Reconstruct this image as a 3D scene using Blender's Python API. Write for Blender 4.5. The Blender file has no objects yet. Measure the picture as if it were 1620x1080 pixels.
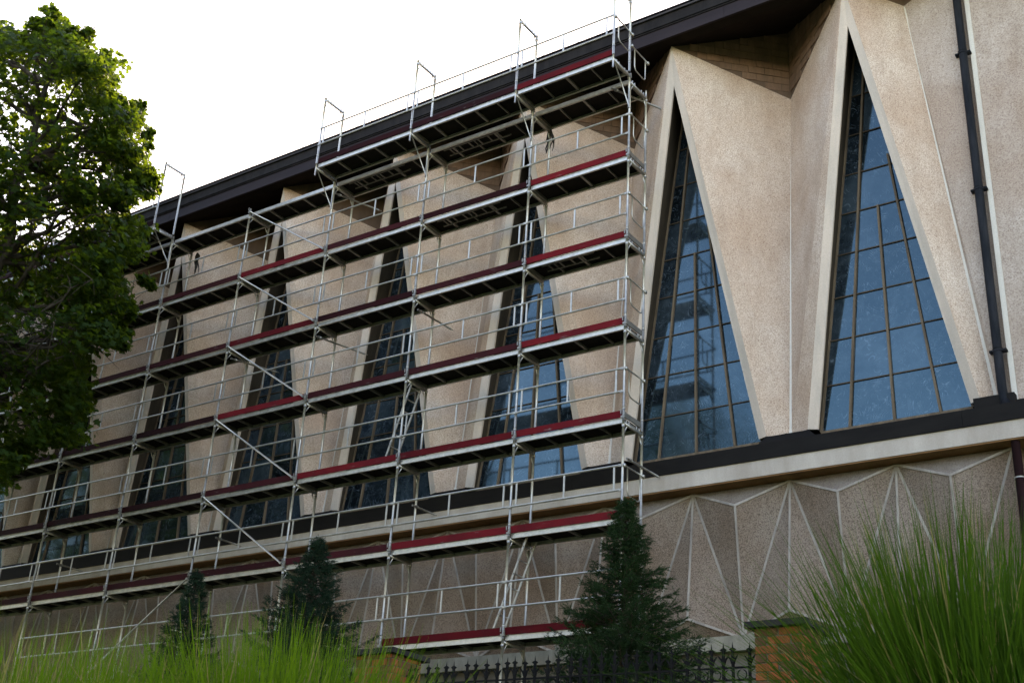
import bpy, math, random
import numpy as np
from mathutils import Vector, Matrix

random.seed(7)
rng = np.random.default_rng(7)
sc = bpy.context.scene
col = sc.collection
RAD = math.radians

# ------------------------------------------------------------------ camera
CAM = Vector((11.473, -19.618, -17.029))
YAW, PIT, ROLL = .628, .435, .061
def cam_axes():
    cy, sy, cp, sp = math.cos(YAW), math.sin(YAW), math.cos(PIT), math.sin(PIT)
    f = Vector((-sy*cp, cy*cp, sp)); r = Vector((cy, sy, 0)); u = r.cross(f)
    cr, sr = math.cos(ROLL), math.sin(ROLL)
    return cr*r+sr*u, -sr*r+cr*u, f
R_, U_, F_ = cam_axes()
cd = bpy.data.cameras.new('camera')
cam = bpy.data.objects.new('camera', cd); col.objects.link(cam)
m = Matrix((R_, U_, -F_)).transposed().to_4x4(); m.translation = CAM
cam.matrix_world = m
cd.sensor_width = 36; cd.lens = 1989/1620*36
cd.clip_start = .1; cd.clip_end = 2000
cd.dof.use_dof = True; cd.dof.focus_distance = 25; cd.dof.aperture_fstop = 8
sc.camera = cam

# ------------------------------------------------------------------ light
SUN_EL, SUN_AZ = RAD(35.2), RAD(-42.1)
w = bpy.data.worlds.new('World'); sc.world = w; w.use_nodes = True
nt = w.node_tree
sky = nt.nodes.new('ShaderNodeTexSky'); sky.sky_type = 'NISHITA'; sky.sun_disc = False
sky.sun_elevation = SUN_EL; sky.sun_rotation = SUN_AZ
sky.dust_density = .6; sky.air_density = 1.0; sky.ozone_density = 2.0
bg = nt.nodes['Background']; bg.inputs[1].default_value = .15
nt.links.new(sky.outputs[0], bg.inputs[0])
sd = bpy.data.lights.new('sun', 'SUN'); sd.energy = 2.3; sd.angle = RAD(.5); sd.color = (1, .93, .82)
sun = bpy.data.objects.new('sun', sd); col.objects.link(sun)
sdir = Vector((math.sin(SUN_AZ)*math.cos(SUN_EL), math.cos(SUN_AZ)*math.cos(SUN_EL), math.sin(SUN_EL)))
sun.rotation_euler = sdir.to_track_quat('Z', 'Y').to_euler()
vs = sc.view_settings
vs.view_transform = 'Standard'; vs.look = 'None'; vs.gamma = 1; vs.use_curve_mapping = False
vs.exposure = 2.95
vs.use_white_balance = True; vs.white_balance_temperature = 8600; vs.white_balance_tint = 17
sc.cycles.use_denoising = True
sc.cycles.max_bounces = 6
sc.cycles.sample_clamp_direct = .45

# ------------------------------------------------------------------ helpers
class MB:
    def __init__(s): s.v = []; s.f = []; s.m = []
    def add(s, vs_, fs, mi=0):
        o = len(s.v); s.v += [tuple(p) for p in vs_]
        s.f += [tuple(i+o for i in f) for f in fs]; s.m += [mi]*len(fs); return s
    def box(s, a, b, mi=0):
        (x0, y0, z0), (x1, y1, z1) = a, b
        x0, x1 = sorted((x0, x1)); y0, y1 = sorted((y0, y1)); z0, z1 = sorted((z0, z1))
        return s.add([(x0,y0,z0),(x1,y0,z0),(x1,y1,z0),(x0,y1,z0),(x0,y0,z1),(x1,y0,z1),(x1,y1,z1),(x0,y1,z1)],
              [(0,3,2,1),(4,5,6,7),(0,1,5,4),(1,2,6,5),(2,3,7,6),(3,0,4,7)], mi)
    def tube(s, pts, r, n=8, mi=0, caps=True):
        pts = [Vector(p) for p in pts]; k = len(pts)
        rs = r if isinstance(r, (list, tuple)) else [r]*k
        vs_ = []; ref = None
        for i, p in enumerate(pts):
            t = (pts[min(i+1, k-1)]-pts[max(i-1, 0)]).normalized()
            if ref is None: ref = Vector((0,0,1)) if abs(t.z) < .9 else Vector((1,0,0))
            a = t.cross(ref).normalized(); b = t.cross(a).normalized(); ref = -b if False else ref
            for j in range(n):
                an = 2*math.pi*j/n
                vs_.append(p+(a*math.cos(an)+b*math.sin(an))*rs[i])
        fs = [(i*n+j, i*n+(j+1) % n, (i+1)*n+(j+1) % n, (i+1)*n+j) for i in range(k-1) for j in range(n)]
        if caps: fs += [tuple(range(n)), tuple(reversed(range((k-1)*n, k*n)))]
        return s.add(vs_, fs, mi)
    def slab(s, quad, th, mi=0, d=None):
        """a planar polygon given thickness th along d (default its normal)"""
        q = [Vector(p) for p in quad]; n = len(q)
        nn = d.normalized() if d else (q[1]-q[0]).cross(q[2]-q[0]).normalized()
        b = [p+nn*th for p in q]
        return s.add(q+b, [tuple(range(n)), tuple(reversed(range(n, 2*n)))]+[(i, i+n, (i+1) % n+n, (i+1) % n) for i in range(n)], mi)
    def bar(s, p, q, w_, h, up=(0,-1,0), mi=0):
        """rectangular bar from p to q: w_ across, h along up"""
        p, q = Vector(p), Vector(q); t = (q-p).normalized(); u = Vector(up)
        a = t.cross(u).normalized()*w_/2; b = u.normalized()*h
        return s.add([p-a, p+a, p+a+b, p-a+b, q-a, q+a, q+a+b, q-a+b],
              [(0,3,2,1),(4,5,6,7),(0,1,5,4),(1,2,6,5),(2,3,7,6),(3,0,4,7)], mi)
    def mesh(s, name, mats, smooth=False):
        me = bpy.data.meshes.new(name); me.from_pydata(s.v, [], s.f)
        for mt in (mats if isinstance(mats, (list, tuple)) else [mats]): me.materials.append(mt)
        if len(set(s.m)) > 1: me.polygons.foreach_set('material_index', s.m)
        if smooth: me.polygons.foreach_set('use_smooth', [len(f) < 7 for f in s.f])
        me.update(); return me

def obj(name, me, parent=None, loc=(0,0,0)):
    o = bpy.data.objects.new(name, me); col.objects.link(o); o.location = loc
    if parent: o.parent = parent
    return o
def tag(o, label=None, cat=None, group=None, kind=None):
    for k, v in (('label', label), ('category', cat), ('group', group), ('kind', kind)):
        if v: o[k] = v
    return o
def thing(name, label, cat, loc=(0,0,0), group=None):
    return tag(obj(name, None, None, loc), label, cat, group)
def fix_normals(me):
    import bmesh
    b = bmesh.new(); b.from_mesh(me); bmesh.ops.recalc_face_normals(b, faces=b.faces); b.to_mesh(me); b.free(); return me

# ------------------------------------------------------------------ materials
class NT:
    def __init__(s, name):
        s.m = bpy.data.materials.new(name); s.m.use_nodes = True
        s.t = s.m.node_tree; s.b = s.t.nodes['Principled BSDF']; s.out = s.t.nodes['Material Output']
        g = s.t.nodes.new('ShaderNodeNewGeometry'); s.pos = g.outputs['Position']
    def n(s, typ, **kw):
        x = s.t.nodes.new(typ)
        for k, v in kw.items(): setattr(x, k, v)
        return x
    def link(s, a, b): s.t.links.new(a, b)
    def mapv(s, scale, vec=None):
        x = s.n('ShaderNodeMapping'); x.inputs['Scale'].default_value = scale; s.link(vec or s.pos, x.inputs[0]); return x.outputs[0]
    def noise(s, sc_, det=3, rough=.5, dist=0, vec=None, scale3=None):
        x = s.n('ShaderNodeTexNoise'); x.inputs['Scale'].default_value = sc_; x.inputs['Detail'].default_value = det
        x.inputs['Roughness'].default_value = rough; x.inputs['Distortion'].default_value = dist
        s.link(s.mapv(scale3, vec) if scale3 else (vec or s.pos), x.inputs['Vector']); return x.outputs['Fac']
    def ramp(s, fac, *st):
        x = s.n('ShaderNodeValToRGB'); e = x.color_ramp.elements
        while len(e) < len(st): e.new(.5)
        for i, (p, c) in enumerate(st): e[i].position = p; e[i].color = (*c, 1) if len(c) == 3 else c
        s.link(fac, x.inputs[0]); return x.outputs[0]
    def mix(s, fac, a, b, mode='MIX'):
        x = s.n('ShaderNodeMix', data_type='RGBA', blend_type=mode)
        for v, i in ((fac, 0), (a, 6), (b, 7)):
            if isinstance(v, (int, float)): x.inputs[i].default_value = v
            elif isinstance(v, tuple): x.inputs[i].default_value = (*v, 1)
            else: s.link(v, x.inputs[i])
        return x.outputs[2]
    def col(s, c, rough=.8, metal=0, spec=.3):
        if isinstance(c, tuple): s.b.inputs['Base Color'].default_value = (*c, 1)
        else: s.link(c, s.b.inputs['Base Color'])
        if isinstance(rough, (int, float)): s.b.inputs['Roughness'].default_value = rough
        else: s.link(rough, s.b.inputs['Roughness'])
        s.b.inputs['Metallic'].default_value = metal; s.b.inputs['Specular IOR Level'].default_value = spec; return s
    def bump(s, h, strength=.5, dist=.01):
        x = s.n('ShaderNodeBump'); x.inputs['Strength'].default_value = strength; x.inputs['Distance'].default_value = dist
        s.link(h, x.inputs['Height']); s.link(x.outputs[0], s.b.inputs['Normal']); return s

g3 = lambda v: (v, v, v)
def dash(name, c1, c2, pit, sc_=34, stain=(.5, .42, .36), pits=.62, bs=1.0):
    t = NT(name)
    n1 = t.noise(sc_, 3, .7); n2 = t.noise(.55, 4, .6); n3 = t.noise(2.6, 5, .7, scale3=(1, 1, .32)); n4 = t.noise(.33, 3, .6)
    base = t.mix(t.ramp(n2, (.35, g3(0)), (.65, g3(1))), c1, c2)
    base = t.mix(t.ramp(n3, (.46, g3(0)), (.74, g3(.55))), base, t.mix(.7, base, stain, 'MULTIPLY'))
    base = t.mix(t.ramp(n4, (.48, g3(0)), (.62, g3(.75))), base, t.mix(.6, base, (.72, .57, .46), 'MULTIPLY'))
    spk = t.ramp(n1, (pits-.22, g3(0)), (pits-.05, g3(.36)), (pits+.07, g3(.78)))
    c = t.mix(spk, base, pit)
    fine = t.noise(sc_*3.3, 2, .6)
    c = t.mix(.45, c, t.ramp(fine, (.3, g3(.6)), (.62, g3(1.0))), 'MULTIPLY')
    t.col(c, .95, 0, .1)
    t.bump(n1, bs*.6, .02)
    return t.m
M = {}
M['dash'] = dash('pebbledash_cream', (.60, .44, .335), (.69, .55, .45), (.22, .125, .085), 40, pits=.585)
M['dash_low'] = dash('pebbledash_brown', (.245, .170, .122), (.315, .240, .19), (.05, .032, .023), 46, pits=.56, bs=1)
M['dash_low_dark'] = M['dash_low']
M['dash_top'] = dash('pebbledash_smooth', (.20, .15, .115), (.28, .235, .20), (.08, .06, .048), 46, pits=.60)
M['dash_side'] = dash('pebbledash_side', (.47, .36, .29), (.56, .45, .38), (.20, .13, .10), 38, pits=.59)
def concrete(name, c1, c2, sc_=3, rough=.85, b=.3, streak=(1,1,.25)):
    t = NT(name)
    n = t.noise(sc_, 5, .65, scale3=streak); n2 = t.noise(45, 3, .6)
    c = t.mix(t.ramp(n, (.35, g3(0)), (.68, g3(1))), c1, c2)
    c = t.mix(.35, c, t.ramp(n2, (.3, g3(.6)), (.65, g3(1))), 'MULTIPLY')
    t.col(c, rough, 0, .04 if max(c1) < .1 else .15); t.bump(n2, b, .006); return t.m
M['strip'] = concrete('concrete_rib', (.54, .42, .34), (.43, .35, .29))
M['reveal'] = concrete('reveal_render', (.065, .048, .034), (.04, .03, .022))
M['bead'] = concrete('white_bead', (.62, .55, .48), (.54, .47, .40), 4)
M['joint'] = concrete('painted_joint', (.33, .28, .235), (.19, .155, .13), 5)
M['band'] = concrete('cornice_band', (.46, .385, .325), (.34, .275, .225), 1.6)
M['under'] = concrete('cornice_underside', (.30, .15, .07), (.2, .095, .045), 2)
M['plinth'] = concrete('plinth_ledge', (.25, .215, .165), (.15, .13, .10), 3)
M['lowwall'] = concrete('base_wall', (.13, .11, .09), (.09, .075, .06), 2)
M['flash'] = concrete('dark_flashing', (.016, .0135, .012), (.010, .0085, .008), 3, .65, .15, (.3,1,1))
M['fascia'] = concrete('fascia_paint', (.030, .022, .024), (.020, .015, .017), 2, .55, .1, (.2,1,1))
M['gutter'] = concrete('gutter_bitumen', (.014, .012, .012), (.024, .02, .019), 6, .7, .2)
M['soffit'] = concrete('soffit_boards', (.02, .014, .011), (.012, .0085, .007), 1.5, .8)
M['brick_up'] = concrete('brown_block', (.20, .115, .078), (.12, .072, .05), 4, .9, .6)
M['mortar_up'] = concrete('brown_mortar', (.13, .08, .056), (.095, .06, .043), 5)
M['wood'] = concrete('weathered_frame', (.16, .11, .07), (.09, .06, .038), 8, .7, .4, (1,1,.12))
M['wood_dark'] = concrete('dark_transom', (.09, .06, .04), (.05, .036, .026), 8, .7, .4)
M['pipe'] = concrete('black_pipe', (.008, .009, .011), (.022, .022, .025), 5, .5, .2)
M['pipe_low'] = concrete('maroon_pipe', (.03, .014, .017), (.02, .011, .013), 5, .5, .1)
M['roof'] = concrete('roof_sheet', (.06, .05, .05), (.04, .035, .035), 2)

def glass():
    t = NT('window_glass')
    def lines(scale, mult, wd, dist, seed):
        nn = t.noise(scale, 1, .4, dist, scale3=(1, 1, .55+seed*.3))
        a = t.n('ShaderNodeMath', operation='MULTIPLY'); t.link(nn, a.inputs[0]); a.inputs[1].default_value = mult
        f = t.n('ShaderNodeMath', operation='FRACT'); t.link(a.outputs[0], f.inputs[0])
        ln = t.ramp(f.outputs[0], (0, g3(0)), (.5-wd, g3(0)), (.5, g3(1)), (.5+wd, g3(0)))
        cut = t.ramp(t.noise(6+3*seed, 2, .6), (.50, g3(0)), (.58, g3(.8)))
        return t.mix(1.0, ln, cut, 'MULTIPLY')
    l = t.mix(1.0, lines(1.6, 26, .16, 1.2, 0), lines(2.3, 22, .15, 2.0, 1), 'ADD')
    msk = t.ramp(t.noise(2.1, 4, .75), (.40, g3(.15)), (.62, g3(1)))
    l = t.mix(1.0, l, msk, 'MULTIPLY')
    haze = t.ramp(t.noise(1.4, 5, .7), (.35, (.005, .008, .011)), (.7, (.018, .026, .032)))
    oi3 = t.n('ShaderNodeObjectInfo'); haze = t.mix(1.0, haze, t.ramp(oi3.outputs['Random'], (0, g3(.3)), (1, g3(2.2))), 'MULTIPLY')
    c = t.mix(l, haze, (.10, .13, .155))
    t.col(c, .07, 0, .5); t.b.inputs['IOR'].default_value = 1.66; t.b.inputs['Specular Tint'].default_value = (.42, .80, 1, 1)
    t.bump(t.noise(1.3, 2, .5), .06, .02)
    return t.m
M['glass'] = glass()
def galv(name, c=.55, rough=.42, metal=.75, tint=(1, .92, .82)):
    t = NT(name)
    n = t.noise(9, 4, .7); n2 = t.noise(2.5, 3, .6)
    k = t.mix(t.ramp(n, (.35, g3(0)), (.7, g3(1))), tuple(c*.72*q for q in tint), tuple(c*1.1*q for q in tint))
    k = t.mix(t.ramp(n2, (.62, g3(0)), (.75, g3(.7))), k, (.30, .22, .16))
    t.col(k, t.ramp(n, (.3, g3(rough-.1)), (.7, g3(rough+.15))), metal, .5)
    return t.m
M['galv'] = galv('galvanised_tube', .43)
M['galv2'] = galv('galvanised_fitting', .26, .5)
M['rail'] = galv('deck_edge_steel', .5, .4, .7)
M['ply'] = concrete('deck_plywood', (.012, .009, .008), (.022, .016, .013), 3, .7, .2, (.3,1,1))
M['alu'] = galv('ladder_aluminium', .4, .45, .8)
def red(name, c1, c2):
    t = NT(name)
    n = t.noise(5, 5, .7, scale3=(.5, 1, 2)); n2 = t.noise(1.2, 3, .6)
    k = t.mix(t.ramp(n2, (.3, g3(0)), (.7, g3(1))), c1, c2)
    k = t.mix(t.ramp(n, (.62, g3(0)), (.72, g3(.6))), k, (.22, .17, .16))
    oi2 = t.n('ShaderNodeObjectInfo'); k = t.mix(1.0, k, t.ramp(oi2.outputs['Random'], (0, g3(.45)), (.45, g3(.7)), (.8, g3(1.0))), 'MULTIPLY')
    t.col(k, .8, 0, .05); t.bump(n, .2, .004); return t.m
M['red'] = red('red_toe_board', (.15, .009, .012), (.085, .008, .011))
M['red_dark'] = red('dark_toe_board', (.05, .008, .010), (.03, .008, .009))  # darker red, used for most bays past the first
def leafmat(name, c1, c2, trans, tw=.45, sc_=1.2):
    t = NT(name)
    oi_ = t.noise(sc_, 4, .7)
    k = t.mix(t.ramp(oi_, (.3, g3(0)), (.7, g3(1))), c1, c2)
    t.col(k, .6, 0, .045)
    tr = t.n('ShaderNodeBsdfTranslucent'); tr.inputs[0].default_value = (*trans, 1)
    mx = t.n('ShaderNodeMixShader'); mx.inputs[0].default_value = tw
    t.link(t.b.outputs[0], mx.inputs[1]); t.link(tr.outputs[0], mx.inputs[2]); t.link(mx.outputs[0], t.out.inputs[0])
    return t.m
M['leaf'] = leafmat('maple_leaves', (.006, .0145, .003), (.012, .026, .005), (.24, .34, .02), .24)
M['needle'] = leafmat('spruce_needles', (.009, .021, .008), (.021, .043, .013), (.03, .06, .02), .12)
M['needle_b'] = leafmat('blue_spruce_needles', (.008, .019, .011), (.018, .037, .019), (.03, .06, .03), .12)
M['leaf_far'] = leafmat('far_leaves', (.03, .06, .02), (.05, .09, .025), (.06, .11, .02), .3)
M['grass_r'] = leafmat('grass_blades_deep', (.014, .042, .004), (.03, .075, .007), (.06, .12, .008), .35, 2)
M['grass_l'] = leafmat('grass_blades_light', (.034, .085, .005), (.072, .14, .009), (.13, .22, .010), .4, 2)
M['straw'] = leafmat('grass_blades_dry', (.20, .17, .06), (.27, .22, .08), (.2, .16, .05), .35, 2)
M['bark'] = concrete('bark', (.07, .055, .042), (.04, .032, .026), 6, .95, .8, (1,1,.2))
M['iron'] = concrete('black_iron', (.006, .006, .007), (.012, .011, .011), 8, .7, .3)
M['brick'] = concrete('orange_brick', (.27, .072, .028), (.16, .045, .02), 9, .9, .6)
M['brick2'] = concrete('brown_brick', (.13, .05, .028), (.08, .038, .024), 9, .9, .6)
M['mortar'] = concrete('grey_mortar', (.13, .115, .095), (.09, .08, .065), 8)
M['cap'] = concrete('slate_cap', (.03, .027, .026), (.018, .016, .016), 5, .8, .4)
M['cloth'] = concrete('torn_strap', (.03, .028, .028), (.05, .045, .04), 9)
def lawn():
    t = NT('lawn')
    n = t.noise(.7, 5, .7); n2 = t.noise(20, 3, .7)
    k = t.mix(t.ramp(n, (.35, g3(0)), (.65, g3(1))), (.05, .09, .025), (.09, .11, .04))
    k = t.mix(t.ramp(n2, (.45, g3(0)), (.7, g3(.7))), k, (.03, .05, .018))
    t.col(k, .95); t.bump(n2, .8, .04); return t.m
M['lawn'] = lawn()

# ------------------------------------------------------------------ ground
def gz(y):
    return float(np.interp(y, [-200, -24, -19.6, -15, -12, -9.5, -8.5, -5.5, -3, 30], [-18.9, -18.7, -18.6, -17.4, -16.6, -16.1, -15.9, -14.6, -14.3, -14.3]))
ys = [-900, -200, -60, -40, -30, -24, -21, -19.6, -18, -16.5, -15, -13.5, -12, -10.8, -9.5, -8.5, -7.5, -6.5, -5.5, -4.2, -3, -1, 1.3, 6, 30, 900]
xs_ = [-900, -200, -80]+list(np.arange(-44, 25, 2.3))+[40, 80, 200, 900]
mb = MB(); vs_ = []
for y in ys:
    for x in xs_:
        vs_.append((x, y, gz(y)+.06*math.sin(x*.9+y)+.05*math.sin(y*1.7-x*.4)))
nx = len(xs_)
mb.add(vs_, [(i*nx+j, i*nx+j+1, (i+1)*nx+j+1, (i+1)*nx+j) for i in range(len(ys)-1) for j in range(nx-1)])
tag(obj('ground', mb.mesh('ground', M['lawn'], True)), kind='structure')

# ------------------------------------------------------------------ church
PITCH = 4.06
sh = lambda z: -.0075*(z+8.15)
church = thing('church', 'church hall with folded cream pebbledash piers, tall triangular windows and a dark eave', 'church', (0, 0, -14.3))
CZ = 14.3
def cpart(name, me, par=church, loc=(0,0,0)):
    if par is church: loc = (loc[0], loc[1], loc[2]+CZ)
    return obj(name, me, par, loc)
ZT, ZB = 1.36, -8.15
A0 = lambda x: (x+sh(ZT), .97, ZT)
def V(x, y, z): return Vector((x+sh(z), y, z))

# template pier whose centre line is x=0; windows centres at -PITCH/2 and +PITCH/2
H = PITCH/2
AL, AR = V(-H, .97, ZT), V(H, .97, ZT)
BL, BR = V(-H+1.61, 1.74, ZB), V(H-1.61, 1.74, ZB)
CT, CB = V(0, 2.88, .35), V(0, 1.95, ZB)
ET = V(0, 2.9, 2.25)
def panelmesh(name, poly, mat, th=.12, back=Vector((0, 1, 0)), div=0):
    b = MB(); b.slab(poly, th, 0, back); return fix_normals(b.mesh(name, mat))
me_pl = panelmesh('panel_l', [AL, BL, CB, CT], M['dash'])
me_pr = panelmesh('panel_r', [AR, CT, CB, BR], M['dash'])
# warped quads are split so both halves stay flat
def tri_panel(name, tris, mat, th=.12):
    b = MB()
    for t_ in tris: b.slab(t_, th, 0, Vector((0, 1, 0)))
    return fix_normals(b.mesh(name, mat))
me_pl = tri_panel('panel_l', [[AL, BL, CB], [AL, CB, CT]], M['dash'])
me_pr = tri_panel('panel_r', [[AR, CB, BR], [AR, CT, CB]], M['dash'])
# mortar backing of the block infill over each panel
up = Vector((0, .02, 0))
me_bl = panelmesh('infill_l', [AL+up, CT+up, ET+up], M['mortar_up'], .1)
me_br = panelmesh('infill_r', [AR+up, ET+up, CT+up], M['mortar_up'], .1)
# crease bead
def taper_bead(p, q, w0, w1):
    p, q = Vector(p), Vector(q); vs2 = []
    for c, wd in ((p, w0), (q, w1)):
        vs2 += [c+Vector((-wd/2, 0, 0)), c+Vector((wd/2, 0, 0)), c+Vector((wd/2, -wd*.42, 0)), c+Vector((-wd/2, -wd*.42, 0))]
    return MB().add(vs2, [(0,3,2,1),(4,5,6,7),(0,1,5,4),(1,2,6,5),(2,3,7,6),(3,0,4,7)])
b = taper_bead(CT+Vector((0, .01, -.02)), CB+Vector((0, .01, 0)), .02, .085); me_bead = fix_normals(b.mesh('crease_bead', M['bead']))
# dark seat under the pier
b = MB(); b.add([BL+Vector((-.02, .02, -.003)), BR+Vector((.02, .02, -.003)), CB+Vector((0, .2, -.003)), BL+Vector((-.3, -.1, -.30)), BR+Vector((.3, -.1, -.30)), CB+Vector((0, .3, -.30))],
     [(0, 2, 1), (3, 4, 5), (0, 1, 4, 3), (1, 2, 5, 4), (2, 0, 3, 5)]); me_seat = fix_normals(b.mesh('pier_seat', M['flash']))

def block_pieces(A_, C_, E_, par, near):
    """courses of blocks laid in the triangle A,C,E"""
    A_, C_, E_ = Vector(A_), Vector(C_), Vector(E_)
    hd = Vector((E_.x-A_.x, E_.y-A_.y, 0)).normalized()
    nrm = hd.cross(Vector((0, 0, 1))).normalized()
    if nrm.y > 0: nrm = -nrm
    zlo, zhi = C_.z, E_.z
    Lh = (Vector((C_.x, C_.y, 0))-Vector((A_.x, A_.y, 0))).length
    def span(z):
        # horizontal extent (distance from A) inside the triangle at height z
        if z <= A_.z: t0 = (A_.z-z)/(A_.z-C_.z)
        else: t0 = (z-A_.z)/(E_.z-A_.z)
        return t0*Lh, Lh
    ch, bw = .19, .39
    z = zlo+.02; row = 0
    while z < zhi-.05:
        a0, a1 = span(z+.02); b0, b1 = span(z+ch-.02)
        s0 = max(a0, b0)+.03; x = Lh-.02-(bw/2 if row % 2 else 0)
        xs = [Lh-.015] if row % 2 == 0 else [Lh-.015, x]
        cur = xs[0]; first = True
        while cur > s0+.08:
            wdt = (bw/2 if (first and row % 2) else bw); first = False
            lo = max(cur-wdt+.012, s0)
            if cur-lo > .06:
                pr = random.uniform(.004, .022)
                p0 = Vector((A_.x, A_.y, 0))+hd*lo; p1 = Vector((A_.x, A_.y, 0))+hd*cur
                q = [Vector((p0.x, p0.y, z)), Vector((p1.x, p1.y, z)), Vector((p1.x, p1.y, z+ch-.014)), Vector((p0.x, p0.y, z+ch-.014))]
                bb = MB(); bb.slab([v+nrm*pr for v in q], .06, 0, -nrm)
                cpart('block', fix_normals(bb.mesh('block', M['brick_up'])), par)
            cur -= wdt
        z += ch; row += 1

# windows ------------------------------------------------------------
YG = 1.97
ZI = .34
e_ = lambda z: .1665*(ZI-z)+.35*(YG-1.10-.0823*(ZI-z))-.02
k_ = lambda z: max(.10*(.35-z), .012)
ZS = [-8.17, -7.25, -6.32, -5.42, -4.48, -3.57, -2.68, -1.75, -.80, .12, .62]
pane_meshes = []; mull = MB(); trans = MB()
rr = random.Random(3)
for i in range(len(ZS)-1):
    z0, z1 = ZS[i], ZS[i+1]
    L = [(lambda z: -e_(z)), (lambda z: e_(z))]
    if z0 < 9: L.insert(1, lambda z: -k_(z))
    if z0 < -2.69: L.insert(-1, lambda z: k_(z))
    if z0 < -3.58: L.insert(2, lambda z: 0*z)
    for j in range(len(L)-1):
        a, c = L[j], L[j+1]
        q = [(a(z0)+.01, z0+.01), (c(z0)-.01, z0+.01), (c(z1)-.01, z1-.01), (a(z1)+.01, z1-.01)]
        if q[2][0] <= q[3][0]: q = [q[0], q[1], (0, z1)]
        tx, ty = rr.uniform(-.004, .004), rr.uniform(-.004, .004)
        cx, cz = sum(p[0] for p in q)/len(q), sum(p[1] for p in q)/len(q)
        bb = MB(); bb.slab([Vector((p[0], YG+tx*(p[0]-cx)+ty*(p[1]-cz), p[1])) for p in q], .006, 0, Vector((0, 1, 0)))
        pane_meshes.append(fix_normals(bb.mesh('pane', M['glass'])))
    if 0 < i: pass
def bars_v(fn, zt):
    bb = MB(); bb.bar((fn(-8.17), YG+.02, -8.17), (fn(zt), YG+.02, zt), .042, .075); return fix_normals(bb.mesh('mullion', M['wood']))
mul_meshes = [bars_v(lambda z: -k_(z), .5), bars_v(lambda z: 0, -3.57), bars_v(lambda z: k_(z), -2.45)]
tr_meshes = []
for z in ZS[1:-1]:
    bb = MB(); bb.bar((-e_(z), YG+.02, z), (e_(z), YG+.02, z), .022, .045); tr_meshes.append(fix_normals(bb.mesh('transom', M['wood_dark'])))
# outer timber frame
fr_meshes = []
for s in (-1, 1):
    bb = MB(); bb.bar((s*(e_(-8.17)-.03), YG+.02, -8.17), (s*(e_(.6)-.03), YG+.02, .6), .06, .05); fr_meshes.append(fix_normals(bb.mesh('frame', M['wood'])))
bb = MB(); bb.box((-1.42, YG-.05, -8.23), (1.42, YG+.03, -8.165)); fr_meshes.append(bb.mesh('sill_rail', M['wood']))
# ribs (splayed strips) and reveals, window centre x = 0
IT = V(0, 1.08, ZI)
rib_meshes = []; rev_meshes = []
for s in (-1, 1):
    o1 = V(s*1.61, 1.74, ZB); i1 = V(s*1.425, 1.80, ZB-.01); a0 = V(0, .97, ZT)
    bb = MB(); bb.slab([a0, o1, i1], .05, 0, Vector((0, 1, 0))); bb.slab([a0, i1, IT], .05, 0, Vector((0, 1, 0)))
    rib_meshes.append(fix_normals(bb.mesh('rib', M['strip'])))
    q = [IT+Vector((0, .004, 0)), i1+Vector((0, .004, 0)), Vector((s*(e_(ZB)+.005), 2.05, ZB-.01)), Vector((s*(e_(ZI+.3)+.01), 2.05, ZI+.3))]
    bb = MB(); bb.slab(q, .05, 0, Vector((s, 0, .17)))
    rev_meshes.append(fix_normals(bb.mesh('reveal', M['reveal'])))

XC0 = .575
wins = [XC0+PITCH*k for k in range(1, -8, -1)]
for wi, xc in enumerate(wins):
    wn = cpart('window', None, church, (xc, 0, 0))
    for me in pane_meshes: obj('pane', me, wn).rotation_euler = (0, 0, random.uniform(-.005, .005))
    for me in mul_meshes: obj('mullion', me, wn)
    for me in tr_meshes: obj('transom', me, wn)
    for me in fr_meshes: obj('frame', me, wn)
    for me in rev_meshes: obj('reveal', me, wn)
    for me in rib_meshes: obj('rib', me, wn)
for k in range(0, -8, -1):
    xm = XC0+PITCH*k+H
    pr = cpart('pier', None, church, (xm, 0, 0))
    obj('panel', me_pl, pr); obj('panel', me_pr, pr); obj('bead', me_bead, pr); obj('seat', me_seat, pr)
    inf = cpart('block_infill', me_bl, church, (xm, 0, 0)); inf2 = cpart('block_infill', me_br, church, (xm, 0, 0))
    if k >= -2:
        block_pieces(AL, CT, ET, inf, 1); block_pieces(AR, CT, ET, inf2, 1)
# last, shallower pier against the flat wall
xw = XC0+PITCH
L0 = Vector((xw, 0, 0)); la = V(0, .97, ZT)+L0; lb = V(1.61, 1.74, ZB)+L0
ct = Vector((5.54, 1.86, 1.0)); cb = Vector((6.49, 1.93, ZB)); wt = Vector((6.62, 1.80, ZT+1.5)); wb = Vector((6.60, 1.80, ZB))
pr = cpart('pier', None, church)
obj('panel', tri_panel('panel', [[la, lb, cb], [la, cb, ct]], M['dash']), pr)
c0 = Vector((6.62, 1.75, ZT+.05))
obj('panel', tri_panel('panel', [[ct, cb, wb], [ct, wb, c0]], M['dash_side']), pr)
b = taper_bead(ct+Vector((0, .015, -.03)), cb+Vector((0, .015, 0)), .05, .11); obj('bead', fix_normals(b.mesh('bead', M['bead'])), pr)
b = MB(); b.box((6.15, 1.62, -8.47), (6.85, 2.1, ZB-.003)); obj('seat', b.mesh('seat', M['flash']), pr)
b = MB(); b.slab([la+up, ct+up, Vector((5.54, 1.88, 2.4)), ], .1, 0, Vector((0, 1, 0))); b.slab([ct+up, c0+up, Vector((6.62, 1.8, 2.4)), Vector((5.54, 1.88, 2.4))], .1, 0, Vector((0, 1, 0)))
cpart('block_infill', fix_normals(b.mesh('block_infill', M['mortar_up'])))
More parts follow.
